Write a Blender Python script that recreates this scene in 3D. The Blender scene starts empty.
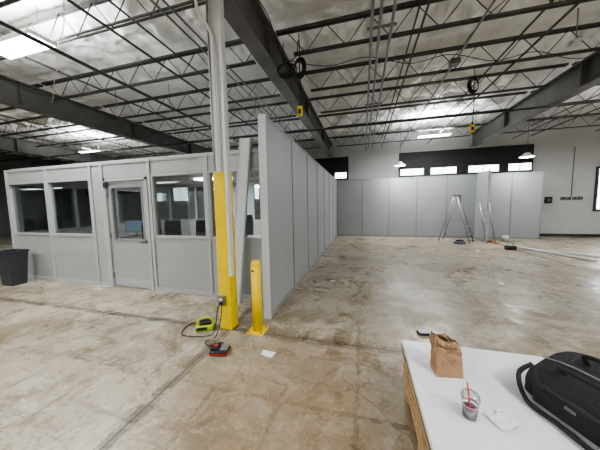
import bpy, bmesh, math, random
from mathutils import Vector, Matrix, noise
random.seed(4)
S = bpy.context.scene
COL = S.collection
try:
    S.view_settings.look = 'AgX - Medium High Contrast'
except Exception:
    pass

# ------------------------------------------------------------------ materials
def new_mat(name):
    m = bpy.data.materials.new(name); m.use_nodes = True
    nt = m.node_tree
    return m, nt, nt.nodes['Principled BSDF']

def mat(name, col, rough=0.5, metal=0.0, var=0.08, scale=6.0, bump=0.0, bscale=40.0, emit=0.0, spec=0.5):
    m, nt, b = new_mat(name)
    tc = nt.nodes.new('ShaderNodeTexCoord')
    n = nt.nodes.new('ShaderNodeTexNoise'); n.inputs['Scale'].default_value = scale; n.inputs['Detail'].default_value = 4
    nt.links.new(tc.outputs['Object'], n.inputs['Vector'])
    r = nt.nodes.new('ShaderNodeValToRGB')
    r.color_ramp.elements[0].position = 0.3; r.color_ramp.elements[1].position = 0.7
    r.color_ramp.elements[0].color = tuple(c*(1-var) for c in col)+(1,)
    r.color_ramp.elements[1].color = tuple(min(1, c*(1+var)) for c in col)+(1,)
    nt.links.new(n.outputs['Fac'], r.inputs['Fac'])
    nt.links.new(r.outputs['Color'], b.inputs['Base Color'])
    b.inputs['Roughness'].default_value = rough
    b.inputs['Metallic'].default_value = metal
    b.inputs['Specular IOR Level'].default_value = spec
    if emit > 0:
        b.inputs['Emission Color'].default_value = (*col, 1)
        b.inputs['Emission Strength'].default_value = emit
    if bump > 0:
        n2 = nt.nodes.new('ShaderNodeTexNoise'); n2.inputs['Scale'].default_value = bscale; n2.inputs['Detail'].default_value = 5
        nt.links.new(tc.outputs['Object'], n2.inputs['Vector'])
        bp = nt.nodes.new('ShaderNodeBump'); bp.inputs['Strength'].default_value = bump; bp.inputs['Distance'].default_value = 0.02
        nt.links.new(n2.outputs['Fac'], bp.inputs['Height']); nt.links.new(bp.outputs['Normal'], b.inputs['Normal'])
    return m

def glass_mat(name, tint=(0.7, 0.72, 0.72), refl=0.12):
    m = bpy.data.materials.new(name); m.use_nodes = True
    nt = m.node_tree; nt.nodes.clear()
    o = nt.nodes.new('ShaderNodeOutputMaterial')
    t = nt.nodes.new('ShaderNodeBsdfTransparent'); t.inputs['Color'].default_value = (*tint, 1)
    g = nt.nodes.new('ShaderNodeBsdfGlossy'); g.inputs['Roughness'].default_value = 0.02
    lw = nt.nodes.new('ShaderNodeLayerWeight'); lw.inputs['Blend'].default_value = 0.35
    mr = nt.nodes.new('ShaderNodeMapRange'); mr.inputs['To Min'].default_value = refl; mr.inputs['To Max'].default_value = 0.6
    nt.links.new(lw.outputs['Fresnel'], mr.inputs['Value'])
    mx = nt.nodes.new('ShaderNodeMixShader')
    nt.links.new(mr.outputs['Result'], mx.inputs[0]); nt.links.new(t.outputs[0], mx.inputs[1]); nt.links.new(g.outputs[0], mx.inputs[2])
    nt.links.new(mx.outputs[0], o.inputs['Surface'])
    return m

M = {}
M['panel'] = mat('panel_grey_vinyl', (0.32, 0.335, 0.34), 0.5, var=0.03, scale=2)
M['batten'] = mat('panel_batten_grey', (0.24, 0.25, 0.255), 0.45, var=0.03)
M['panelcap'] = mat('panel_cap_light', (0.55, 0.57, 0.57), 0.4, var=0.03)
M['offlow'] = mat('office_panel_grey', (0.36, 0.37, 0.36), 0.5, var=0.03, scale=3)
M['offframe'] = mat('office_frame_grey', (0.41, 0.425, 0.42), 0.4, var=0.03)
M['door'] = mat('door_grey_paint', (0.36, 0.365, 0.355), 0.4, var=0.03)
M['steelD'] = mat('joist_dark_steel', (0.06, 0.056, 0.052), 0.6, var=0.2)
M['girder'] = mat('girder_dark_paint', (0.12, 0.116, 0.108), 0.55, var=0.2, scale=2)
M['pipe'] = mat('conduit_galv', (0.22, 0.22, 0.22), 0.4, 0.6)
M['pipeD'] = mat('sprinkler_pipe_dark', (0.05, 0.05, 0.05), 0.5)
M['white'] = mat('white_paint', (0.68, 0.68, 0.66), 0.45, var=0.03)
M['wallw'] = mat('wall_white_paint', (0.52, 0.52, 0.515), 0.7, var=0.05, scale=1.5, bump=0.1)
M['wallg'] = mat('wall_grey_block', (0.16, 0.16, 0.16), 0.8, var=0.1, bump=0.2)
M['dark'] = mat('dark_wall_band', (0.02, 0.02, 0.022), 0.7)
M['yellow'] = mat('safety_yellow', (0.86, 0.62, 0.012), 0.4, var=0.06, scale=8)
M['black'] = mat('black_plastic', (0.012, 0.012, 0.013), 0.45)
M['blackfab'] = mat('black_fabric', (0.012, 0.012, 0.014), 0.85, bump=0.5, bscale=180)
M['blackrub'] = mat('black_rubber_cord', (0.012, 0.012, 0.012), 0.6)
M['grey'] = mat('grey_plastic', (0.14, 0.145, 0.15), 0.5)
M['bin'] = mat('bin_charcoal', (0.03, 0.034, 0.04), 0.5)
M['red'] = mat('red_plastic', (0.55, 0.03, 0.02), 0.4)
M['lime'] = mat('lime_plastic', (0.42, 0.55, 0.02), 0.4)
M['alu'] = mat('aluminium', (0.30, 0.305, 0.31), 0.4, 0.7)
M['orange'] = mat('orange_plastic', (0.7, 0.22, 0.03), 0.4)
M['wood'] = mat('raw_lumber', (0.44, 0.29, 0.155), 0.7, var=0.25, scale=14, bump=0.2)
M['woodd'] = mat('osb_edge', (0.20, 0.13, 0.075), 0.8, var=0.3, scale=30)
M['board'] = mat('white_laminate', (0.78, 0.80, 0.82), 0.28, var=0.015, scale=3)
M['kraft'] = mat('kraft_paper', (0.30, 0.18, 0.095), 0.8, var=0.12, scale=12, bump=0.4, bscale=25)
M['paper'] = mat('white_paper', (0.82, 0.83, 0.84), 0.7, var=0.03)
M['cola'] = mat('dark_drink', (0.05, 0.012, 0.006), 0.15)
M['pink'] = mat('cup_print_pink', (0.70, 0.25, 0.28), 0.4)
M['cup'] = glass_mat('clear_plastic', (0.88, 0.88, 0.9), 0.08)
M['glass'] = glass_mat('office_glass', (0.84, 0.87, 0.87), 0.10)
M['lamp'] = mat('led_lens', (0.98, 0.99, 1.0), 0.5, emit=14.0, var=0)
M['screen'] = mat('monitor_screen', (0.35, 0.45, 0.6), 0.3, emit=0.6, var=0.1)
M['day'] = mat('daylight_pane', (0.90, 0.96, 1.0), 0.5, emit=6.0, var=0)
M['tabletop'] = mat('table_grey_laminate', (0.35, 0.35, 0.36), 0.4)
M['offwall'] = mat('office_inner_wall', (0.45, 0.46, 0.46), 0.6, var=0.03)
M['base'] = mat('baseboard_dark', (0.04, 0.04, 0.04), 0.6)

def insulation():
    m, nt, b = new_mat('white_insulation_facing')
    tc = nt.nodes.new('ShaderNodeTexCoord')
    n = nt.nodes.new('ShaderNodeTexNoise'); n.inputs['Scale'].default_value = 1.6; n.inputs['Detail'].default_value = 7
    nt.links.new(tc.outputs['Object'], n.inputs['Vector'])
    r = nt.nodes.new('ShaderNodeValToRGB')
    r.color_ramp.elements[0].position = 0.32; r.color_ramp.elements[1].position = 0.6
    r.color_ramp.elements[0].color = (0.80, 0.80, 0.77, 1); r.color_ramp.elements[1].color = (0.92, 0.92, 0.90, 1)
    nt.links.new(n.outputs['Fac'], r.inputs['Fac']); nt.links.new(r.outputs['Color'], b.inputs['Base Color'])
    b.inputs['Roughness'].default_value = 0.5
    n2 = nt.nodes.new('ShaderNodeTexNoise'); n2.inputs['Scale'].default_value = 5; n2.inputs['Detail'].default_value = 4; n2.inputs['Distortion'].default_value = 0.8
    nt.links.new(tc.outputs['Object'], n2.inputs['Vector'])
    bp = nt.nodes.new('ShaderNodeBump'); bp.inputs['Strength'].default_value = 0.5; bp.inputs['Distance'].default_value = 0.06
    nt.links.new(n2.outputs['Fac'], bp.inputs['Height']); nt.links.new(bp.outputs['Normal'], b.inputs['Normal'])
    return m
M['insul'] = insulation()

def floor_mat():
    m, nt, b = new_mat('stained_concrete')
    N = nt.nodes; L = nt.links
    tc = N.new('ShaderNodeTexCoord')
    P = tc.outputs['Object']
    def noise_(scale, det=6, dist=0.0, rough=0.6, off=0.0, sc=(1, 1, 1), rot=0):
        n = N.new('ShaderNodeTexNoise'); n.inputs['Scale'].default_value = scale; n.inputs['Detail'].default_value = det
        n.inputs['Distortion'].default_value = dist; n.inputs['Roughness'].default_value = rough
        mp = N.new('ShaderNodeMapping'); mp.inputs['Location'].default_value = (off, off*1.7, off*.3); mp.inputs['Scale'].default_value = sc
        mp.inputs['Rotation'].default_value = (0, 0, rot)
        L.new(P, mp.inputs['Vector']); L.new(mp.outputs['Vector'], n.inputs['Vector']); return n.outputs['Fac']
    def ramp(f, p0, p1, c0=(0,0,0,1), c1=(1,1,1,1)):
        r = N.new('ShaderNodeValToRGB'); e = r.color_ramp.elements
        e[0].position = p0; e[1].position = p1; e[0].color = c0; e[1].color = c1
        L.new(f, r.inputs['Fac']); return r.outputs['Color']
    def mix(f, a, bb, mode='MIX'):
        x = N.new('ShaderNodeMix'); x.data_type = 'RGBA'; x.blend_type = mode
        if isinstance(f, float): x.inputs[0].default_value = f
        else: L.new(f, x.inputs[0])
        for i, q in ((6, a), (7, bb)):
            if isinstance(q, tuple): x.inputs[i].default_value = q
            else: L.new(q, x.inputs[i])
        return x.outputs[2]
    def math_(op, a, bb=None):
        x = N.new('ShaderNodeMath'); x.operation = op
        for i, q in ((0, a), (1, bb)):
            if q is None: continue
            if isinstance(q, (int, float)): x.inputs[i].default_value = q
            else: L.new(q, x.inputs[i])
        return x.outputs[0]
    base = ramp(noise_(0.6, 10, 0.6, 0.7), 0.40, 0.60, (0.25, 0.205, 0.14, 1), (0.42, 0.37, 0.285, 1))
    c = mix(math_('MULTIPLY', ramp(noise_(0.75, 9, 0.8, 0.72, 31), 0.50, 0.58), 0.6), base, (0.31, 0.285, 0.235, 1))
    c = mix(math_('MULTIPLY', ramp(noise_(1.8, 12, 0.8, 0.8, 5), 0.51, 0.58), 0.65), c, (0.50, 0.46, 0.38, 1))
    c = mix(math_('MULTIPLY', ramp(noise_(1.1, 12, 1.0, 0.8, 11), 0.50, 0.58), 0.8), c, (0.16, 0.12, 0.072, 1))
    c = mix(math_('MULTIPLY', ramp(noise_(4.0, 10, 0.6, 0.8, 17), 0.52, 0.59), 0.65), c, (0.15, 0.115, 0.075, 1))
    c = mix(math_('MULTIPLY', ramp(noise_(6, 10, 0.5, 0.8, 23), 0.56, 0.61), 0.55), c, (0.58, 0.55, 0.47, 1))
    c = mix(math_('MULTIPLY', ramp(noise_(26, 6, 0, 0.75), 0.53, 0.65), 0.45), c, (0.13, 0.105, 0.07, 1))
    c = mix(math_('MULTIPLY', ramp(noise_(3, 8, 0.2, 0.7, 41, (0.25, 3, 1), 0.5), 0.57, 0.62), 0.4), c, (0.12, 0.10, 0.075, 1))
    sx = N.new('ShaderNodeSeparateXYZ'); L.new(P, sx.inputs[0])
    def grid(v, off, period, half):
        a = math_('ADD', v, off + 1000*period)
        a = math_('MODULO', a, period)
        a = math_('SUBTRACT', a, period/2)
        a = math_('ABSOLUTE', a)
        return math_('GREATER_THAN', a, period/2 - half)
    wob = math_('MULTIPLY', noise_(9, 5), 0.08)
    xw = math_('ADD', sx.outputs[0], wob); yw = math_('ADD', sx.outputs[1], wob)
    g = math_('MAXIMUM', grid(xw, 0.0, 0.61, 0.02), grid(yw, 0.1, 0.61, 0.02))
    g = math_('MULTIPLY', g, ramp(noise_(0.5, 8, 0.6, 0.7, 3), 0.46, 0.56))
    g = math_('MULTIPLY', g, ramp(noise_(8, 6, 0.2, 0.75, 8), 0.45, 0.52))
    c = mix(math_('MULTIPLY', g, 0.75), c, (0.11, 0.09, 0.06, 1))
    def near(v, p, half):
        return math_('LESS_THAN', math_('ABSOLUTE', math_('SUBTRACT', v, p)), half)
    def jn(half, wobble=False):
        j = None
        for v, ps in ((xw if wobble else sx.outputs[0], (-14.9, -8.3, -1.68, 4.95, 11.5)), (yw if wobble else sx.outputs[1], (-4.0, 2.6, 9.2))):
            for p in ps:
                q = near(v, p + (0.04 if wobble else 0), half); j = q if j is None else math_('MAXIMUM', j, q)
        return j
    band = math_('MULTIPLY', jn(0.06, True), ramp(noise_(4, 8, 0.5, 0.75), 0.42, 0.52))
    c = mix(math_('MULTIPLY', band, 0.75), c, (0.09, 0.07, 0.045, 1))
    vo = N.new('ShaderNodeTexVoronoi'); vo.feature = 'DISTANCE_TO_EDGE'; vo.inputs['Scale'].default_value = 0.33
    ns = N.new('ShaderNodeTexNoise'); ns.inputs['Scale'].default_value = 1.3; ns.inputs['Detail'].default_value = 7; L.new(P, ns.inputs['Vector'])
    vm = N.new('ShaderNodeVectorMath'); vm.operation = 'MULTIPLY_ADD'; L.new(ns.outputs['Color'], vm.inputs[0]); vm.inputs[1].default_value = (.9, .9, 0); L.new(P, vm.inputs[2])
    L.new(vm.outputs[0], vo.inputs['Vector'])
    cr = math_('MULTIPLY', math_('LESS_THAN', vo.outputs['Distance'], 0.0025), ramp(noise_(0.7, 4, 0, 0.6, 51), 0.49, 0.54))
    c = mix(math_('MULTIPLY', cr, 0.6), c, (0.06, 0.05, 0.04, 1))
    jj = jn(0.008)
    c = mix(math_('MULTIPLY', jj, 0.9), c, (0.03, 0.025, 0.02, 1))
    d = N.new('ShaderNodeVectorMath'); d.operation = 'DISTANCE'; L.new(P, d.inputs[0]); d.inputs[1].default_value = (-0.6, 1.8, 0)
    dd = math_('ADD', d.outputs['Value'], math_('MULTIPLY', noise_(1.6, 10, 0.8, 0.78), 3.0))
    st2 = N.new('ShaderNodeMapRange'); L.new(dd, st2.inputs['Value']); st2.inputs['From Min'].default_value = 1.9; st2.inputs['From Max'].default_value = 2.7
    st2.inputs['To Min'].default_value = 0.55; st2.inputs['To Max'].default_value = 0.0
    c = mix(st2.outputs['Result'], c, (0.19, 0.125, 0.065, 1))
    L.new(c, b.inputs['Base Color'])
    rr = N.new('ShaderNodeMapRange'); L.new(noise_(1.6, 8, 0.8, 0.7, 9), rr.inputs['Value'])
    rr.inputs['From Min'].default_value = 0.4; rr.inputs['From Max'].default_value = 0.6
    rr.inputs['To Min'].default_value = 0.24; rr.inputs['To Max'].default_value = 0.5
    L.new(rr.outputs['Result'], b.inputs['Roughness'])
    bp = N.new('ShaderNodeBump'); bp.inputs['Strength'].default_value = 0.12; bp.inputs['Distance'].default_value = 0.01
    L.new(noise_(9, 6), bp.inputs['Height']); L.new(bp.outputs['Normal'], b.inputs['Normal'])
    return m
M['floor'] = floor_mat()

# ------------------------------------------------------------------ mesh builder
class MB:
    def __init__(s):
        s.bm = bmesh.new(); s.mats = []
    def mi(s, k):
        if k not in s.mats: s.mats.append(k)
        return s.mats.index(k)
    def _set(s, faces, k, smooth=False):
        i = s.mi(k)
        for f in faces: f.material_index = i; f.smooth = smooth
    def box(s, lo, hi, k, rot=None, bevel=0.0):
        lo = Vector(lo); hi = Vector(hi); c = (lo+hi)/2; d = hi-lo
        mtx = Matrix.Translation(c)
        if rot is not None: mtx = mtx @ rot.to_4x4()
        mtx = mtx @ Matrix.Diagonal((*d, 1))
        r = bmesh.ops.create_cube(s.bm, size=1, matrix=mtx)
        vs = r['verts']; fs = set(f for v in vs for f in v.link_faces)
        s._set(fs, k)
        if bevel > 0:
            es = list(set(e for v in vs for e in v.link_edges))
            rb = bmesh.ops.bevel(s.bm, geom=es, offset=bevel, segments=3, affect='EDGES', profile=0.6)
            i = s.mi(k)
            for f in rb['faces']: f.material_index = i; f.smooth = True
    def cyl(s, p1, p2, r1, k, r2=None, seg=12, caps=True):
        p1 = Vector(p1); p2 = Vector(p2); r2 = r1 if r2 is None else r2
        d = p2-p1; q = d.to_track_quat('Z', 'Y').to_matrix().to_4x4()
        mtx = Matrix.Translation((p1+p2)/2) @ q
        r = bmesh.ops.create_cone(s.bm, cap_ends=caps, segments=seg, radius1=r1, radius2=r2, depth=d.length, matrix=mtx)
        fs = set(f for v in r['verts'] for f in v.link_faces)
        i = s.mi(k)
        for f in fs: f.material_index = i; f.smooth = len(f.verts) == 4
    def tube(s, pts, r, k, seg=8, smooth_pts=True):
        pts = [Vector(p) for p in pts]
        if smooth_pts and len(pts) > 2:
            out = []
            for i in range(len(pts)-1):
                p0 = pts[max(i-1, 0)]; p1 = pts[i]; p2 = pts[i+1]; p3 = pts[min(i+2, len(pts)-1)]
                for j in range(6):
                    t = j/6
                    out.append(0.5*((2*p1)+(p2-p0)*t+(2*p0-5*p1+4*p2-p3)*t*t+(3*p1-p0-3*p2+p3)*t**3))
            out.append(pts[-1]); pts = out
        rings = []; up = Vector((0.13, 0.21, 1)).normalized()
        for i, p in enumerate(pts):
            d = (pts[min(i+1, len(pts)-1)]-pts[max(i-1, 0)]).normalized()
            a = d.cross(up)
            if a.length < 0.05: a = d.cross(Vector((1, 0, 0)))
            a.normalize(); bb = a.cross(d).normalized()
            rings.append([s.bm.verts.new(p+a*r*math.cos(2*math.pi*t/seg)+bb*r*math.sin(2*math.pi*t/seg)) for t in range(seg)])
        i = s.mi(k)
        for q in range(len(rings)-1):
            for t in range(seg):
                f = s.bm.faces.new((rings[q][t], rings[q][(t+1) % seg], rings[q+1][(t+1) % seg], rings[q+1][t]))
                f.material_index = i; f.smooth = True
    def lathe(s, c, prof, k, seg=24):
        c = Vector(c); rings = []
        for r, z in prof:
            rings.append([s.bm.verts.new(c+Vector((r*math.cos(2*math.pi*t/seg), r*math.sin(2*math.pi*t/seg), z))) for t in range(seg)])
        i = s.mi(k)
        for q in range(len(rings)-1):
            for t in range(seg):
                f = s.bm.faces.new((rings[q][t], rings[q][(t+1) % seg], rings[q+1][(t+1) % seg], rings[q+1][t]))
                f.material_index = i; f.smooth = True
    def quadgrid(s, fn, nu, nv, k, smooth=True, closed_u=False):
        g = [[s.bm.verts.new(fn(u/nu, v/nv)) for u in range(nu if closed_u else nu+1)] for v in range(nv+1)]
        i = s.mi(k)
        for v in range(nv):
            for u in range(nu):
                u2 = (u+1) % nu if closed_u else u+1
                f = s.bm.faces.new((g[v][u], g[v][u2], g[v+1][u2], g[v+1][u])); f.material_index = i; f.smooth = smooth
    def done(s, name, loc=(0, 0, 0), rotz=0.0, parent=None, fixn=True):
        if fixn: bmesh.ops.recalc_face_normals(s.bm, faces=s.bm.faces)
        me = bpy.data.meshes.new(name); s.bm.to_mesh(me); s.bm.free()
        for k in s.mats: me.materials.append(M[k])
        o = bpy.data.objects.new(name, me); COL.objects.link(o)
        o.location = loc; o.rotation_euler = (0, 0, rotz)
        if parent: o.parent = parent
        return o

def empty(name, loc=(0, 0, 0)):
    e = bpy.data.objects.new(name, None); COL.objects.link(e); e.location = loc; e.empty_display_size = 0.1
    return e

X0, X1, Y0, Y1 = -21.4, 14.0, -5.5, 13.0
ZC = 5.12
# ------------------------------------------------------------------ shell
b = MB(); b.box((X0, Y0, -0.15), (X1, Y1, 0), 'floor'); b.done('floor')

b = MB()
def ceil_fn(u, v):
    x = X0+(X1-X0)*u; y = Y0+(Y1-Y0)*v
    ph = (y-0.1)/1.5
    s1 = abs(math.sin(math.pi*ph))**0.6
    k_ = math.floor(ph)
    xs_ = x+0.45*(k_ % 3)+0.10*math.sin(y*2.3)
    s2 = abs(math.sin(math.pi*xs_/1.25))**0.5
    pw = s1*(0.25+0.75*s2)
    n1 = noise.noise(Vector((x*0.9, y*1.2, 0.3)))
    wx = noise.noise(Vector((x*1.3, y*1.3, 7)))*0.5
    n2 = abs(noise.noise(Vector(((x+wx)*2.4+3, (y+wx)*1.8, 4.3))))
    n3 = abs(noise.noise(Vector(((x-wx)*5.2+9, (y+wx)*4.6, 1.3))))
    z = ZC+0.10 - 0.24*pw - 0.08*n1*s1 + (0.26*n2 + 0.13*n3)*s1
    return Vector((x, y, min(z, ZC+.2)))
b.quadgrid(ceil_fn, 680, 350, 'insul')
b.box((X0, Y0, ZC+0.26), (X1, Y1, ZC+0.36), 'wallg')
b.done('ceiling', fixn=False)

b = MB(); b.box((X0, Y1, 0), (X1, Y1+0.2, ZC+0.3), 'wallw'); b.done('wall_back')
b = MB(); b.box((X0-0.2, Y0, 0), (X0, Y1+0.2, ZC+0.3), 'wallg'); b.done('wall_left')
b = MB(); b.box((X1, Y0, 0), (X1+0.2, Y1+0.2, ZC+0.3), 'wallw'); b.done('wall_right')
b = MB(); b.box((X0-0.2, Y0-0.2, 0), (X1+0.2, Y0, ZC+0.3), 'wallg'); b.done('wall_front')
b = MB(); b.box((7.2, Y1-0.02, 0), (X1, Y1, 0.12), 'base'); b.done('baseboard_back')

b = MB()
for xa, xb in ((-20.0, -0.75), (1.75, 7.3)):
    b.box((xa, Y1-0.05, 2.6), (xb, Y1, 4.1), 'dark')  # dark strips on the back wall around the high windows
b.done('dark_strip_1')
k = 1
for xc, w in ((-1.15, 0.6), (2.35, 1.05), (3.75, 1.1), (5.4, 1.2), (6.8, 0.85), (-3.3, 1.1), (-4.9, 1.1), (-6.5, 1.1), (-8.4, 1.1), (-11.5, 1.1), (-13.5, 1.1)):
    b = MB()
    z0, z1 = (2.98, 3.28) if xc > -2 else (2.0, 3.0)
    b.box((xc-w/2, Y1-0.07, z0), (xc+w/2, Y1-0.055, z1), 'day')
    for (a, c2) in (((xc-w/2-.04, z0-.04), (xc+w/2+.04, z0)), ((xc-w/2-.04, z1), (xc+w/2+.04, z1+.04)),
                    ((xc-w/2-.04, z0), (xc-w/2, z1)), ((xc+w/2, z0), (xc+w/2+.04, z1)), ((xc-.012, z0), (xc+.012, z1))):
        b.box((a[0], Y1-0.09, a[1]), (c2[0], Y1-0.05, c2[1]), 'pipeD')
    b.done('window_%d' % k); k += 1
b = MB()
b.box((9.6, Y1-0.03, 1.2), (10.9, Y1-0.02, 2.9), 'day')
for a, c2 in (((9.52, 1.12), (9.6, 2.98)), ((10.9, 1.12), (10.98, 2.98)), ((9.6, 2.9), (10.9, 2.98)), ((9.6, 1.12), (10.9, 1.2)), ((10.22, 1.2), (10.28, 2.9))):
    b.box((a[0], Y1-0.07, a[1]), (c2[0], Y1-0.01, c2[1]), 'pipeD')
b.done('window_%d' % k); k += 1

# ------------------------------------------------------------------ roof structure (one assembly)
roof = empty('roof_steel_structure')
gx = [-14.9, -8.3, -1.7, 4.9, 11.5]
GY0, GY1 = Y0+.02, Y1-.11
for x in gx:
    b = MB()
    b.box((x-0.13, GY0, 4.15), (x+0.13, GY1, 4.18), 'girder')
    b.box((x-0.13, GY0, 4.72), (x+0.13, GY1, 4.75), 'girder')
    b.box((x-0.012, GY0, 4.18), (x+0.012, GY1, 4.72), 'girder')
    y = Y0+0.6
    while y < Y1-0.2:
        b.box((x-0.12, y-0.006, 4.18), (x+0.12, y+0.006, 4.72), 'girder'); y += 3.0
    b.done('steel_girder', parent=roof)
b = MB(); Lj = 6.28
for dy in (-0.032, 0.032):
    b.box((-Lj/2-0.1, dy-0.02, 4.90), (Lj/2+0.1, dy+0.02, 4.94), 'steelD')
    b.box((-Lj/2+0.25, dy-0.015, 4.465), (Lj/2-0.25, dy+0.015, 4.49), 'steelD')
n = 16; xs = [-Lj/2+0.1+(Lj-0.2)*i/n for i in range(n+1)]
for i in range(n):
    za, zb = (4.92, 4.47) if i % 2 == 0 else (4.47, 4.92)
    b.cyl((xs[i], 0, za), (xs[i+1], 0, zb), 0.0085, 'steelD', seg=6)
jo = b.done('joist', parent=roof); jmesh = jo.data; bpy.data.objects.remove(jo)
bays = [-18.1]+[(gx[i]+gx[i+1])/2 for i in range(4)]
y = -4.4
while y < Y1:
    for bx in bays:
        o = bpy.data.objects.new('joist', jmesh); COL.objects.link(o); o.location = (bx, y, 0); o.parent = roof
    y += 1.5
b = MB()
for x in (-19, -12.7, -10.5, -6.1, -3.9, 0.9, 3.0, 7.1, 9.3):
    b.box((x-0.014, GY0, 4.425), (x+0.014, GY1, 4.455), 'steelD')
    b.box((x-0.014, GY0, 4.86), (x+0.014, GY1, 4.885), 'steelD')
b.done('bridging', parent=roof)

b = MB()
for x in (0.12, 0.24, 0.42):
    b.cyl((x, GY0, 4.36), (x, 12.8, 4.36), 0.024, 'pipe', seg=8)
for y in (1.2, 4.2, 7.2, 10.2): b.box((0.05, y-.02, 4.385), (0.5, y+.02, 4.41), 'pipe')
b.cyl((1.75, GY0, 4.38), (1.75, 12.8, 4.38), 0.018, 'pipe', seg=8); b.box((1.67, 5.5, 4.32), (1.83, 5.66, 4.42), 'grey')
b.cyl((-2.6, GY0, 4.36), (-2.6, 12.8, 4.36), 0.016, 'pipe', seg=8); b.cyl((-2.75, GY0, 4.36), (-2.75, 12.8, 4.36), 0.016, 'pipe', seg=8)
b.cyl((6.4, GY0, 4.38), (6.4, 12.8, 4.38), 0.02, 'pipe', seg=8)
b.done('electrical_conduit', parent=roof)
b = MB(); b.cyl((-4.6, GY0, 4.05), (-4.6, 12.8, 4.05), 0.03, 'pipeD', seg=10)
for y in range(-4, 13, 3): b.cyl((-4.6, y, 4.05), (-4.6, y, 3.96), 0.013, 'alu', seg=8); b.cyl((-4.6, y, 4.05), (-4.6, y, 4.6), 0.006, 'pipeD', seg=6)
for yy in (2.05, 8.0):
    b.cyl((X0+.1, yy, 4.09), (X1-.1, yy, 4.09), 0.026, 'pipeD', seg=10)
    for i in range(10):
        x = -20+3.3*i; b.cyl((x, yy, 4.09), (x, yy, 4.0), 0.013, 'alu', seg=8); b.cyl((x, yy, 4.09), (x, yy, 4.46), 0.006, 'pipeD', seg=6)
b.done('sprinkler_pipe', parent=roof)
b = MB()
def drape(p, q, n=6, sag=.12, r=.007, k='blackrub'):
    p = Vector(p); q = Vector(q); pts = []
    for i in range(n+1):
        a = p.lerp(q, i/n); pts.append(a)
        if i < n:
            m_ = p.lerp(q, (i+.5)/n); m_.z -= sag; m_.x += random.uniform(-.06, .06); pts.append(m_)
    b.tube(pts, r, k, seg=6)
drape((-1.35, -1, 4.42), (-1.45, 12.5, 4.42), 9, .1)
drape((2.3, 1.6, 4.42), (0.5, 12, 4.42), 7, .1)
drape((-1.5, 4.6, 4.42), (4.7, 6.1, 4.42), 4, .15)
drape((5.2, 3, 4.42), (9, 9, 4.42), 5, .12)
drape((-7.8, 0, 4.42), (-6.8, 11, 4.42), 7, .1)
drape((-2.2, 1.6, 4.42), (-8.0, 4.6, 4.42), 4, .12, .006, 'white')
drape((2.0, 2, 4.42), (4.6, 4.6, 4.42), 3, .1, .006, 'white')
for x, y in ((3.6, 5.5), (7.6, 4.1), (-3.2, 6.9), (-6.8, 5.4)):
    b.cyl((x, y, 4.30), (x, y, 4.40), .07, 'white', seg=14); b.cyl((x, y, 4.40), (x, y, 4.92), .008, 'pipe', seg=6)
b.done('draped_cables', parent=roof)

# ------------------------------------------------------------------ light fixtures
def fixture(x, y, z=4.28, L=1.2, W=0.34, e=115, up=1.1, rot=0):
    b = MB()
    b.box((-L/2, -W/2, 0), (L/2, W/2, 0.06), 'white', bevel=0.01)
    for i in range(3):
        yy = -W/3+W/3*i
        b.box((-L/2+.03, yy-0.045, -0.012), (L/2-.03, yy+0.045, 0.002), 'lamp')
    for sx_ in (-L/2+.1, L/2-.1): b.cyl((sx_, 0, 0.06), (sx_, 0, 4.9-z), 0.004, 'pipeD', seg=6)
    b.done('linear_highbay_light', (x, y, z), rot, parent=roof)
    for dirn, en, dz in ((0, e, -0.05), (math.pi, e*up, 0.12)):  # fixture's down lamp, then an added upward fill to brighten the ceiling
        if en <= 0: continue
        l = bpy.data.lights.new('highbay_lamp_or_fill', 'AREA'); l.shape = 'RECTANGLE'; l.size = L; l.size_y = W; l.energy = en
        l.color = (0.97, 0.985, 1.0)
        o = bpy.data.objects.new('highbay_lamp_or_fill', l); COL.objects.link(o); o.location = (x, y, z+dz); o.rotation_euler = (dirn, 0, rot)
fixture(-5.5, 2.8, e=130, up=1.0)
fixture(2.75, 10.8, e=130, up=1.1)
fixture(2.9, -1.0, z=4.0, e=130, up=4.2)
fixture(-3.6, -1.8, z=4.0, e=130, up=4.2)
fixture(-9.8, -1.0, z=4.0, e=130, up=3.0)
fixture(8.3, 0.3, z=4.0, e=130, up=4.0)
fixture(8.8, 7.6, z=4.1, e=130, up=1.6)
fixture(-12.5, 8.5, e=110, up=1.3)
def dish(x, y, z):
    b = MB()
    b.lathe((0, 0, 0), [(0.02, 0.16), (0.09, 0.14), (0.10, 0.10), (0.24, 0.0), (0.25, -0.02), (0.23, -0.01), (0.0, 0.0)], 'white')
    b.cyl((0, 0, -0.025), (0, 0, -0.012), 0.2, 'lamp', seg=24)
    b.cyl((0, 0, 0.15), (0, 0, 4.85-z), 0.006, 'pipeD', seg=6)
    b.done('pendant_highbay_light', (x, y, z))
    l = bpy.data.lights.new('pendant_lamp', 'AREA'); l.shape = 'DISK'; l.size = 0.4; l.energy = 45
    o = bpy.data.objects.new('pendant_lamp', l); COL.objects.link(o); o.location = (x, y, z-0.05)
dish(1.55, 11.2, 3.24); dish(6.1, 11.2, 3.3)

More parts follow.
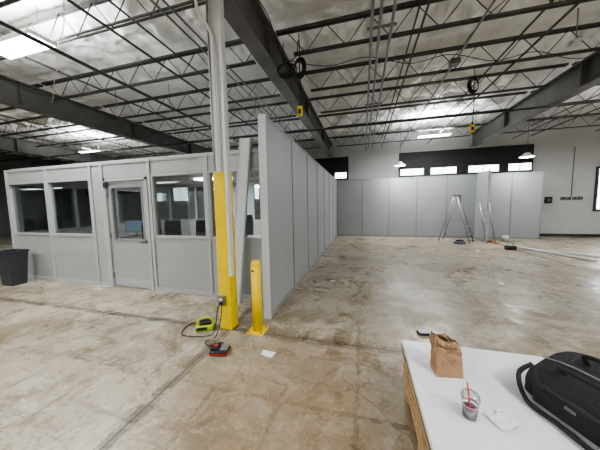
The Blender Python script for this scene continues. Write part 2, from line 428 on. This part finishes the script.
# ------------------------------------------------------------------ partition walls
def partition(name, p, q, H, th=0.08, mod=1.22):
    p = Vector(p); q = Vector(q); L = (q-p).length; ang = math.atan2(q.y-p.y, q.x-p.x)
    b = MB()
    b.box((0, -th/2, 0.0), (L, th/2, H-0.02), 'panel')
    b.box((-0.0, -th/2-0.008, 0.0), (L, th/2+0.008, 0.07), 'batten')
    b.box((-0.0, -th/2-0.006, H-0.04), (L, th/2+0.006, H), 'batten')
    x = 0.0
    while x <= L+0.01:
        xx = min(x, L)
        b.box((max(xx-0.025, 0), -th/2-0.012, 0.07), (min(xx+0.025, L), th/2+0.012, H-0.04), 'batten'); x += mod
    b.box((-0.012, -th/2-0.014, 0), (0.0, th/2+0.014, H), 'panelcap')
    b.box((L, -th/2-0.014, 0), (L+0.012, th/2+0.014, H), 'batten')
    return b.done(name, (p.x, p.y, 0), ang)
partition('wall_partition_side', (-1.30, 2.99), (-1.30, 11.9), 2.8)
partition('wall_partition_back', (-1.25, 12.0), (7.1, 12.0), 2.8)
partition('wall_partition_return', (4.8, 10.95), (4.8, 11.94), 2.82)

# ------------------------------------------------------------------ modular office
OY = 3.55; OT = 0.09; OH = 2.5; OXL = -7.9; OXR = -1.37; OD = 8.2
G0, G1 = 1.07, 2.17
GB = 2.40
mods = [(-7.9, -6.6), (-6.6, -5.3), (-3.82, -2.60), (-2.60, -1.40)]
b = MB()
for xa, xb in mods:
    b.box((xa+.03, OY, 0.06), (xb-.03, OY+OT-.02, G0-0.05), 'offlow')
    b.box((xa+.03, OY, G1+0.05), (xb-.03, OY+OT-.02, OH-0.03), 'offlow')
b.box((-5.3, OY, 0.06), (-4.98, OY+OT-.02, OH-0.03), 'offlow')
b.box((-4.98, OY, 2.18), (-3.82, OY+OT-.02, OH-.03), 'offlow')
for x in (-7.9, -6.6, -5.3, -4.99, -3.83, -2.60, -1.41):
    b.box((x-0.032, OY-0.02, 0), (x+0.032, OY+OT, OH), 'offframe')
b.box((OXL, OY-.015, OH-0.05), (OXR, OY+OT, OH), 'offframe')
for a, c2 in ((OXL, -4.98), (-3.82, OXR)): b.box((a, OY-.015, 0), (c2, OY+OT, 0.07), 'offframe')
b.done('wall_office_front')
ww = 20
for xa, xb in mods:
    b = MB(); xa += .034; xb -= .034
    b.box((xa+.03, OY+.03, G0), (xb-.03, OY+.036, G1), 'glass')
    for lo, hi in (((xa, G0-.045), (xb, G0)), ((xa, G1), (xb, G1+.045)), ((xa, G0), (xa+.03, G1)), ((xb-.03, G0), (xb, G1))):
        b.box((lo[0], OY-.012, lo[1]), (hi[0], OY+.07, hi[1]), 'offframe')
    b.done('window_%d' % ww); ww += 1
b = MB()
xa, xb = -4.95, -3.87
b.box((xa, OY-.03, 0), (xa+.06, OY+.08, 2.17), 'offframe'); b.box((xb-.06, OY-.03, 0), (xb, OY+.08, 2.17), 'offframe')
b.box((xa, OY-.03, 2.12), (xb, OY+.08, 2.17), 'offframe')
la, lb = xa+.07, xb-.07
b.box((la, OY, 0.02), (lb, OY+.045, 0.98), 'door')
b.box((la, OY, 2.0), (lb, OY+.045, 2.11), 'door')
b.box((la, OY, 0.98), (la+.10, OY+.045, 2.0), 'door'); b.box((lb-.10, OY, 0.98), (lb, OY+.045, 2.0), 'door')
b.box((la+.10, OY+.02, 0.98), (lb-.10, OY+.026, 2.0), 'glass')
for lo, hi in (((la+.08, .96), (lb-.08, .99)), ((la+.08, 1.99), (lb-.08, 2.02)), ((la+.08, .99), (la+.105, 1.99)), ((lb-.105, .99), (lb-.08, 1.99))):
    b.box((lo[0], OY-.012, lo[1]), (hi[0], OY+.055, hi[1]), 'batten')
b.cyl((lb-.05, OY-.06, .95), (lb-.05, OY, .95), 0.012, 'grey', seg=10)
b.cyl((lb-.05, OY-.055, .95), (lb-.18, OY-.055, .95), 0.012, 'grey', seg=10)
b.cyl((lb-.05, OY-.008, .95), (lb-.05, OY, .95), 0.034, 'grey', seg=16)
for z in (.25, 1.05, 1.85): b.box((la-.015, OY-.035, z-.05), (la+.015, OY-.0, z+.05), 'alu')
b.box((la+.05, OY-.004, .06), (lb-.05, OY, .2), 'offframe')
b.box((xa+.02, OY-.045, 2.0), (xa+.12, OY-.03, 2.1), 'black')
b.done('door_1')
b = MB()
b.box((OXL-.045, OY+OT, 0), (OXL+.035, OD, G0), 'offlow'); b.box((OXL-.045, OY+OT, G1), (OXL+.035, OD, OH), 'offlow')
y = OY+OT
while y < OD: b.box((OXL-.05, y, G0), (OXL+.04, y+.08, G1), 'offframe'); y += 1.15
b.box((OXL-.01, OY+OT, G0), (OXL-.004, OD, G1), 'glass')
b.done('wall_office_left')
b = MB()
b.box((OXL-.045, OD, 0), (OXR, OD+.08, G0), 'offwall'); b.box((OXL-.045, OD, GB), (OXR, OD+.08, OH), 'offwall')
x = OXL; i = 0
while x < OXR-.1:
    b.box((x, OD-.01, G0), (x+.08, OD+.09, GB), 'offframe')
    if i in (2,): b.box((x, OD, G0), (x+1.28, OD+.07, GB), 'offwall')
    x += 1.28; i += 1
b.box((OXL, OD+.03, G0), (OXR, OD+.036, GB), 'glass')
b.done('wall_office_back')
b = MB(); b.box((OXL-.05, OY+OT, OH), (OXR, OD+.09, OH+.04), 'offwall'); b.done('ceiling_office')
for lx, on in ((-6.6, 0), (-4.6, 1), (-2.6, 0)):  # added fill to brighten the office interior; white-lens fixtures emit too
    b = MB(); b.box((lx-.6, 6.45, OH-.05), (lx+.6, 6.75, OH), 'lamp' if on else 'white'); b.done('added_office_light')
    l = bpy.data.lights.new('office_fill_lamp', 'AREA'); l.shape = 'RECTANGLE'; l.size = 1.2; l.size_y = .3; l.energy = 85 if on else 50
    o = bpy.data.objects.new('office_fill_lamp', l); COL.objects.link(o); o.location = (lx, 6.6, OH-.07)

b = MB()
b.box((-1.7, -0.55, .71), (1.7, .55, .745), 'tabletop', bevel=.008)
for x in (-1.3, 1.3):
    b.box((x-.04, -.4, 0), (x+.04, .4, .03), 'black'); b.box((x-.04, -.05, .03), (x+.04, .05, .69), 'black'); b.box((x-.04, -.4, .68), (x+.04, .4, .71), 'black')
b.done('conference_table', (-3.3, 5.7, 0))
def monitor(x, y, z, r):
    b = MB()
    b.box((-.12, -.09, 0), (.12, .09, .015), 'black', bevel=.004); b.box((-.02, .0, .01), (.02, .03, .2), 'black')
    b.box((-.29, -.02, .12), (.29, .01, .48), 'black', bevel=.006); b.box((-.275, -.023, .135), (.275, -.02, .465), 'screen')
    b.done('computer_monitor', (x, y, z), r)
b = MB(); b.box((-.7, -.35, .71), (.7, .35, .74), 'tabletop')
for q in (-.65, .65):
    for p_ in (-.3, .3): b.box((q-.02, p_-.02, 0), (q+.02, p_+.02, .71), 'grey')
b.done('office_desk', (-6.6, 5.6, 0))
monitor(-6.75, 5.65, .741, .3); monitor(-6.15, 5.7, .741, -.15)
def chair(x, y, r):
    b = MB()
    for i in range(5):
        a = i*2*math.pi/5+.3
        b.cyl((0, 0, .1), (.29*math.cos(a), .29*math.sin(a), .07), .022, 'black', r2=.014, seg=8)
        b.cyl((.29*math.cos(a)-.02*math.sin(a), .29*math.sin(a)+.02*math.cos(a), .03), (.29*math.cos(a)+.02*math.sin(a), .29*math.sin(a)-.02*math.cos(a), .03), .03, 'black', seg=12)
    b.cyl((0, 0, .1), (0, 0, .42), .025, 'grey', seg=12)
    b.box((-.24, -.23, .42), (.24, .25, .49), 'blackfab', bevel=.03)
    def back(u, v):
        w = .22+.02*math.sin(v*math.pi); xx = (u*2-1)*w; z = .60+v*.70
        return Vector((xx, -.25-.05*v+.05*(u*2-1)**2-.03*math.sin(v*math.pi), z))
    b.quadgrid(back, 10, 10, 'blackfab')
    for sx_ in (0, 1): b.tube([back(sx_, t/5) for t in range(6)], .016, 'black')
    for t in (0, 1): b.tube([back(q/6, t) for q in range(7)], .018, 'black')
    b.tube([(0, -.05, .42), (0, -.3, .44), (0, -.31, .6), (0, -.3, .9)], .02, 'black')
    for q in (-1, 1):
        b.tube([(q*.22, .0, .44), (q*.29, .0, .5), (q*.29, -.02, .66)], .014, 'black')
        b.box((q*.29-.03, -.15, .66), (q*.29+.03, .12, .69), 'black', bevel=.01)
    b.done('mesh_office_chair', (x, y, 0), r)
for i, (x, y, r) in enumerate([(-4.7, 4.55, 0.1), (-4.0, 4.5, -.15), (-3.25, 4.55, .2), (-2.45, 4.5, -.1), (-2.6, 6.65, math.pi), (-3.6, 6.6, math.pi+.2), (-6.5, 4.8, .1)]):
    chair(x, y, r)

# ------------------------------------------------------------------ column with guard
b = MB()
cx, cy = -1.71, 2.66
b.box((cx-.07, cy-.07, 0), (cx+.07, cy+.07, 4.13), 'white')
b.box((cx-.085, cy-.085, 0), (cx+.085, cy+.085, 2.02), 'yellow', bevel=.012)
b.box((cx-.13, cy-.13, 4.13), (cx+.13, cy+.13, 4.149), 'girder')
b.done('steel_column')
b = MB()
b.box((cx+.09, cy-.105, .72), (cx+.125, cy-.03, 4.12), 'white', bevel=.004)
b.tube([(cx+.02, cy-.12, 2.0), (cx+.02, cy-.12, 3.3), (cx-.0, cy-.12, 3.6), (cx-.1, cy-.2, 3.8), (cx-.12, cy-.2, 4.12)], .018, 'white')
b.tube([(cx-.04, cy-.11, 2.03), (cx-.04, cy-.11, 4.12)], .014, 'pipe')
b.done('cable_raceway')
b = MB()
b.box((cx-.06, cy-.135, .34), (cx+.02, cy-.088, .46), 'pipe', bevel=.004)
b.cyl((cx-.02, cy-.15, .375), (cx-.02, cy-.134, .375), .02, 'black'); b.cyl((cx-.02, cy-.15, .425), (cx-.02, cy-.134, .425), .02, 'white')
b.done('electrical_outlet_box')
b = MB()
b.tube([(cx-.02, cy-.155, .375), (cx-.03, cy-.2, .33), (cx-.05, cy-.22, .15), (cx-.1, cy-.25, .012), (cx-.28, cy-.33, .008), (cx-.48, cy-.32, .008), (cx-.56, cy-.12, .008), (cx-.47, cy+.05, .008)], .006, 'blackrub')
b.tube([(cx-.0, cy-.155, .36), (cx+.02, cy-.22, .2), (cx-.02, cy-.28, .01), (cx-.08, cy-.38, .008), (cx+.0, cy-.45, .008), (cx+.12, cy-.36, .008), (cx+.16, cy-.40, .008)], .006, 'blackrub')
b.done('power_cord')

b = MB()
b.cyl((0, 0, .02), (0, 0, .86), .062, 'yellow', seg=28)
b.lathe((0, 0, 0), [(.062, .86), (.058, .895), (.04, .918), (.0001, .926)], 'yellow', 28)
b.box((-.11, -.11, 0), (.11, .11, .02), 'yellow', bevel=.004)
for x in (-.08, .08):
    for y in (-.08, .08): b.cyl((x, y, .02), (x, y, .035), .012, 'alu', seg=6)
b.cyl((-.012, -.0655, .8), (-.012, -.061, .8), .014, 'black')
b.done('safety_bollard', (-1.29, 2.64, 0))

# loose filler panel leaning against the office front
b = MB()
p = Vector((-2.03, 3.36, 0.0)); q = Vector((-1.81, 3.50, 2.66)); d = (q-p); L = d.length
zc = d.normalized(); xc = (Vector((1, 0, 0))-zc*zc.x).normalized(); yc = zc.cross(xc)
b.box((-.095, -.02, 0), (.095, .02, L), 'panelcap')
b.box((-.095, -.028, 0), (-.075, -.02, L), 'offframe'); b.box((.075, -.028, 0), (.095, -.02, L), 'offframe')
o = b.done('loose_filler_panel')
o.matrix_world = Matrix(((xc.x, yc.x, zc.x, p.x), (xc.y, yc.y, zc.y, p.y), (xc.z, yc.z, zc.z, .01), (0, 0, 0, 1)))

b = MB()
def binf(u, v):
    a = u*4; i = int(a) % 4; t = a-int(a)
    w, dd = .15+.05*v, .12+.045*v
    cs = [(-w, -dd), (w, -dd), (w, dd), (-w, dd)]
    c1, c2 = cs[i], cs[(i+1) % 4]
    return Vector((c1[0]+(c2[0]-c1[0])*t, c1[1]+(c2[1]-c1[1])*t, .0+v*.72))
b.quadgrid(binf, 16, 6, 'bin', smooth=False, closed_u=True)
b.box((-.15, -.12, 0), (.15, .12, .01), 'bin')
b.box((-.215, -.18, .70), (.215, -.16, .74), 'bin', bevel=.006); b.box((-.215, .16, .70), (.215, .18, .74), 'bin', bevel=.006)
b.box((-.215, -.18, .70), (-.19, .18, .74), 'bin', bevel=.006); b.box((.19, -.18, .70), (.215, .18, .74), 'bin', bevel=.006)
b.box((-.19, -.16, .60), (.19, .16, .61), 'black')
b.done('trash_bin', (-7.26, 3.20, 0))

# ------------------------------------------------------------------ cord pendants
def cord_drop(x, y, ztop, zc, zb, name='coiled_cord_drop'):
    b = MB()
    b.tube([(0, 0, ztop), (0.01, 0, (ztop+zc)/2), (0, 0, zc)], .008, 'blackrub')
    for i in range(5):
        r = .09+.012*i; pts = []
        for t in range(13):
            a = t/12*2*math.pi
            pts.append((r*math.cos(a)*.75, .02*i-.03+.015*math.sin(a), zc-.03+r*1.3*math.sin(a)+.01*i))
        b.tube(pts, .008, 'blackrub')
    b.tube([(0, 0, zc), (.02, .01, (zc+zb)/2), (0, 0, zb+.1)], .009, 'blackrub')
    b.box((-.04, -.03, zb-.08), (.04, .03, zb+.08), 'yellow', bevel=.012)
    b.cyl((0, 0, zb+.08), (0, 0, zb+.13), .02, 'black', seg=10)
    b.box((-.025, -.034, zb-.05), (.025, -.03, zb+.03), 'black')
    b.done(name, (x, y, 0))
cord_drop(-1.05, 4.05, 4.45, 3.92, 3.2)
cord_drop(2.3, 6.1, 4.45, 4.12, 3.2)
b = MB()
for i in range(5):
    pts = []
    r = .12+.015*i
    for t in range(13):
        a = t/12*2*math.pi; pts.append((r*math.cos(a)+.012*i, .02*i, 4.02+r*math.sin(a)*.7))
    b.tube(pts, .008, 'blackrub')
b.tube([(0, 0, 4.45), (0, 0, 4.1)], .008, 'blackrub'); b.tube([(0, .02, 4.1), (.2, .1, 4.25), (.28, .0, 4.45)], .008, 'blackrub')
b.done('coiled_cable', (-1.38, 4.2, 0))

# ------------------------------------------------------------------ stepladders
def ladder(x, y, r, H=1.85, spread=.55, name='step_ladder'):
    b = MB(); w0, w1 = .26, .16
    for q in (-1, 1):
        a = Vector((q*w0, -spread, 0)); c = Vector((q*w1, -.05, H))
        b.cyl(a, c, .022, 'alu', seg=6); b.cyl((q*w0, spread, 0), (q*w1, .05, H), .018, 'alu', seg=6)
        b.cyl((q*w0, -spread, 0), (q*w0, -spread, .04), .03, 'black', seg=8); b.cyl((q*w0, spread, 0), (q*w0, spread, .04), .03, 'black', seg=8)
        b.cyl((q*.22, -spread*.55, H*.45), (q*.22, spread*.55, H*.45), .008, 'alu', seg=6)
    for i in range(1, 6):
        t = i/6; w = w0+(w1-w0)*t; yy = -spread+(spread-.05)*t
        b.box((-w, yy-.04, H*t-.012), (w, yy+.04, H*t+.012), 'alu')
    for t in (.2, .5, .8):
        w = w0+(w1-w0)*t; yy = spread-(spread-.05)*t; b.cyl((-w, yy, H*t), (w, yy, H*t), .01, 'alu', seg=6)
    b.box((-.19, -.11, H), (.19, .11, H+.05), 'grey', bevel=.01)
    b.done(name, (x, y, 0), r)
ladder(3.72, 11.0, math.radians(55))
b = MB()
for q in (-.19, .19): b.cyl((q, -.38, 0), (q, 0.0, 1.55), .022, 'alu', seg=6)
for i in range(1, 6): t = i/6; b.cyl((-.19, -.38+.38*t, 1.55*t), (.19, -.38+.38*t, 1.55*t), .013, 'alu', seg=6)
b.done('leaning_ladder', (4.62, 10.85, 0), 0.35)
b = MB(); b.cyl((0, 0, .025), (.1, -.4, .025), .025, 'orange', seg=8); b.cyl((.1, -.4, .025), (.95, -3.0, .025), .03, 'white', seg=8); b.cyl((-.05, .2, .025), (0, 0, .025), .03, 'black', seg=8)
b.done('extension_pole', (4.85, 10.65, .01))
b = MB(); b.box((-.13, -.1, 0), (.13, .1, .13), 'black', bevel=.02); b.tube([(-.09, 0, .13), (-.07, 0, .2), (.07, 0, .2), (.09, 0, .13)], .012, 'grey'); b.box((-.14, -.04, .05), (.14, .04, .07), 'red')
b.done('tool_box', (4.75, 9.25, 0), .3)
b = MB(); b.box((-.18, -.12, 0), (.18, .12, .1), 'grey', bevel=.02); b.box((-.1, -.08, .1), (.1, .08, .16), 'black', bevel=.01); b.done('tool_case', (3.6, 10.2, 0), .5)
b = MB(); b.cyl((0, 0, 0), (0, 0, .2), .1, 'white', r2=.12, seg=16); b.tube([(-.12, 0, .19), (-.08, 0, .26), (.08, 0, .26), (.12, 0, .19)], .004, 'alu'); b.done('plastic_bucket', (5.6, 11.3, 0))
b = MB()
for i in range(3): b.box((-.05+.02*i, -.8+.1*i, .02*i), (.07+.02*i, .8+.1*i, .018+.02*i), 'panelcap')
b.done('trim_strip_offcuts', (5.9, 8.6, 0), .9)

b = MB(); b.box((-.12, -.08, -.14), (.12, 0, .14), 'black', bevel=.01); b.box((-.08, -.09, -.06), (.08, -.08, .06), 'grey'); b.done('wall_control_box', (7.95, Y1, 1.62))
b = MB()
for i in range(4):
    b.box((-.35+.2*i, -.06, -.07), (-.21+.2*i, 0, .07), 'grey', bevel=.006); b.cyl((-.28+.2*i, -.065, 0), (-.28+.2*i, -.06, 0), .03, 'black')
b.box((-.36, -.03, -.01), (.4, 0, .01), 'pipe'); b.cyl((.0, -.02, .07), (.0, -.02, 2.2), .012, 'pipe')
b.done('electrical_switch_row', (8.75, Y1, 1.68))

# ------------------------------------------------------------------ white board stack
zt = .5
bx0, bx1, by0, by1 = .31, 2.75, .74, 1.96
b = MB()
b.box((bx0, by0, zt-.035), (bx1, by1, zt), 'board')
b.box((bx0-.004, by0, zt-.05), (bx1, by1+.002, zt-.036), 'woodd')
b.box((bx0, by0+.01, zt-.09), (bx0+.035, by1-.01, zt-.05), 'wood'); b.box((bx0, by1-.045, zt-.09), (bx1-.01, by1-.01, zt-.05), 'wood')
b.box((bx0, by0+.01, zt-.09), (bx1-.01, by0+.045, zt-.05), 'wood')
for i in range(5): b.box((bx0+.01+.01*(i % 2), by0+.02, zt-.13-.04*i), (bx1-.02, by1-.01-.012*(i % 3), zt-.094-.04*i), 'wood' if i % 2 == 0 else 'woodd')
for y in (by0+.08, (by0+by1)/2, by1-.16): b.box((bx0+.02, y, .09), (bx1-.03, y+.09, zt-.29), 'wood')
for x in (bx0+.02, 1.4, bx1-.14): b.box((x, by0+.03, 0), (x+.1, by1-.05, .09), 'woodd')
b.done('stacked_panel_pallet')

b = MB()
def bagf(u, v):
    a = u*4; i = int(a+1e-9) % 4; t = a-int(a+1e-9)
    w, dd = .078, .05
    dd *= (1-.35*v)
    cs = [(-w, -dd), (w, -dd), (w, dd), (-w, dd)]
    c1, c2 = cs[i], cs[(i+1) % 4]
    x = c1[0]+(c2[0]-c1[0])*t; y = c1[1]+(c2[1]-c1[1])*t
    if i in (1, 3): x *= 1-.35*v*math.sin(math.pi*t)
    n = noise.noise(Vector((x*22, y*22, v*5)))*.016*v
    m_ = noise.noise(Vector((x*30+5, y*30, v*7)))*.018*v
    return Vector((x+n-.012*v, y+m_, v*(.235+.03*noise.noise(Vector((x*14, y*20, 3)))-.03*(x/.08))))
b.quadgrid(bagf, 40, 14, 'kraft', smooth=False, closed_u=True)
b.box((-.077, -.049, 0), (.077, .049, .004), 'kraft')
b.quadgrid(lambda u, v: bagf(.02+.21*u, 1.0)+Vector((0, -.004-.012*v, -.03*v)), 10, 2, 'kraft', smooth=False)
b.done('paper_bag', (.53, 1.63, zt), .15)

b = MB()
b.lathe((0, 0, 0), [(.0005, .002), (.028, .002), (.030, .0), (.040, .105), (.042, .107), (.040, .109)], 'cup')
b.lathe((0, 0, 0), [(.0005, .004), (.0275, .004), (.0325, .055), (.0005, .055)], 'cola')
b.lathe((0, 0, 0), [(.043, .106), (.043, .113), (.038, .128), (.02, .14), (.008, .142)], 'cup')
b.lathe((0, 0, 0), [(.0362, .066), (.0375, .078)], 'pink')
b.cyl((.004, .0, .02), (-.014, .006, .18), .004, 'red', seg=8)
b.done('iced_drink_cup', (.535, 1.30, zt+.001))
b = MB()
def nap(u, v):
    x = (u-.5)*.11; y = (v-.5)*.10
    return Vector((x, y, .006+.05*abs(noise.noise(Vector((x*24, y*24, 2))))*(1.2-abs(u-.5)-abs(v-.5))))
b.quadgrid(nap, 18, 18, 'paper', smooth=False)
b.done('crumpled_napkin', (.68, 1.31, zt), .5)

b = MB()
def duf(u, v):
    a = u*2*math.pi
    y = (v-.5)*.46
    e = max(0.0, 1-abs(2*v-1)**8)**.4
    ca, sa = math.cos(a), math.sin(a)
    w = .17*math.copysign(abs(ca)**.4, ca); h = .10*math.copysign(abs(sa)**.45, sa)
    n = noise.noise(Vector((w*9, y*9, h*9)))*.02
    slump = .045*(w/.17)
    z = .105+h*(.8+.2*e)+ (slump if h > 0 else 0)
    return Vector((w*(.75+.25*e)+n, y, max(.004, z+n*(1 if h > 0 else 0))))
b.quadgrid(duf, 40, 24, 'blackfab', closed_u=True)
for v in (0, 1):
    ring = [b.bm.verts.new(duf(q/40, v)) for q in range(40)]
    f = b.bm.faces.new(ring); f.material_index = b.mi('blackfab')
b.tube([(-.06, -.1, .19), (-.09, -.09, .235), (-.10, .09, .235), (-.06, .1, .19)], .011, 'blackfab')
b.tube([(.09, -.1, .22), (.08, -.09, .28), (.06, .09, .28), (.09, .1, .22)], .011, 'blackfab')
b.tube([(-.02, -.23, .2), (0, -.1, .218), (0, .1, .218), (-.02, .23, .2)], .005, 'grey')
b.tube([(-.08, .235, .16), (-.15, .25, .1), (-.21, .16, .022), (-.215, .02, .02), (-.22, -.14, .022), (-.16, -.24, .08), (-.1, -.235, .15)], .012, 'blackfab')
b.box((-.195, -.15, .03), (-.16, .15, .14), 'blackfab', bevel=.014)
b.box((-.2, -.03, .105), (-.194, .01, .12), 'grey')
o = b.done('laptop_bag', (1.12, 1.40, zt+.003), math.radians(24))

# ------------------------------------------------------------------ floor tools
b = MB()
b.box((-.11, -.08, 0), (.11, .08, .07), 'lime', bevel=.02); b.box((-.09, -.085, .02), (.04, .085, .055), 'black', bevel=.006)
b.box((-.06, -.06, .07), (.09, .06, .11), 'black', bevel=.015); b.tube([(-.09, 0, .06), (-.07, 0, .13), (.06, 0, .14), (.09, 0, .08)], .014, 'lime')
b.done('battery_charger_tool', (-2.0, 2.54, 0), .5)
b = MB()
b.box((-.1, -.065, 0), (.1, .065, .05), 'black', bevel=.014); b.box((-.09, -.05, .05), (.0, .05, .085), 'black', bevel=.01); b.box((.01, -.05, .05), (.09, .05, .07), 'grey', bevel=.006)
b.box((-.102, -.067, .018), (.102, .067, .03), 'red'); b.cyl((-.045, 0, .085), (-.045, 0, .09), .02, 'red')
b.done('battery_charger', (-1.5, 2.13, 0), .2)
b = MB(); b.box((-.06, -.045, 0), (.06, .045, .03), 'black', bevel=.006); b.box((-.052, -.04, .03), (.052, .04, .038), 'paper')
b.done('laser_measure', (.72, 3.04, 0), .2)
def scrap(x, y, s, r):
    b = MB()
    b.quadgrid(lambda u, v: Vector(((u-.5)*s, (v-.5)*s*.6, .004+.02*abs(noise.noise(Vector((u*3+x, v*3, y)))))), 6, 6, 'paper', smooth=False)
    b.done('paper_scrap', (x, y, 0), r)
scrap(-.98, 2.23, .15, -.1); scrap(.6, 6.2, .12, .4); scrap(2.6, 5.3, .14, 1); scrap(.2, 7.6, .1, .2); scrap(5.9, 6.6, .3, .6); scrap(-.6, 4.8, .1, 0); scrap(3.6, 8.7, .15, .9); scrap(7.4, 6.0, .3, .2)

# ------------------------------------------------------------------ world
w = bpy.data.worlds.new('world'); S.world = w; w.use_nodes = True
w.node_tree.nodes['Background'].inputs[0].default_value = (.8, .88, 1, 1); w.node_tree.nodes['Background'].inputs[1].default_value = .6

# ------------------------------------------------------------------ camera
psi, th, r = math.radians(15), math.radians(4.9), math.radians(1.0)
F0 = Vector((-math.sin(psi), math.cos(psi), 0)); R0 = Vector((math.cos(psi), math.sin(psi), 0)); Z = Vector((0, 0, 1))
F = F0*math.cos(th)-Z*math.sin(th); U0 = F0*math.sin(th)+Z*math.cos(th)
Rc = R0*math.cos(r)-U0*math.sin(r); Uc = R0*math.sin(r)+U0*math.cos(r)
cam = bpy.data.cameras.new('camera'); co = bpy.data.objects.new('camera', cam); COL.objects.link(co)
mw = Matrix((( Rc.x, Uc.x, -F.x, 0), (Rc.y, Uc.y, -F.y, 0), (Rc.z, Uc.z, -F.z, 1.6), (0, 0, 0, 1)))
co.matrix_world = mw
cam.sensor_width = 36; cam.lens = 36*235/600; cam.clip_start = .05
S.camera = co
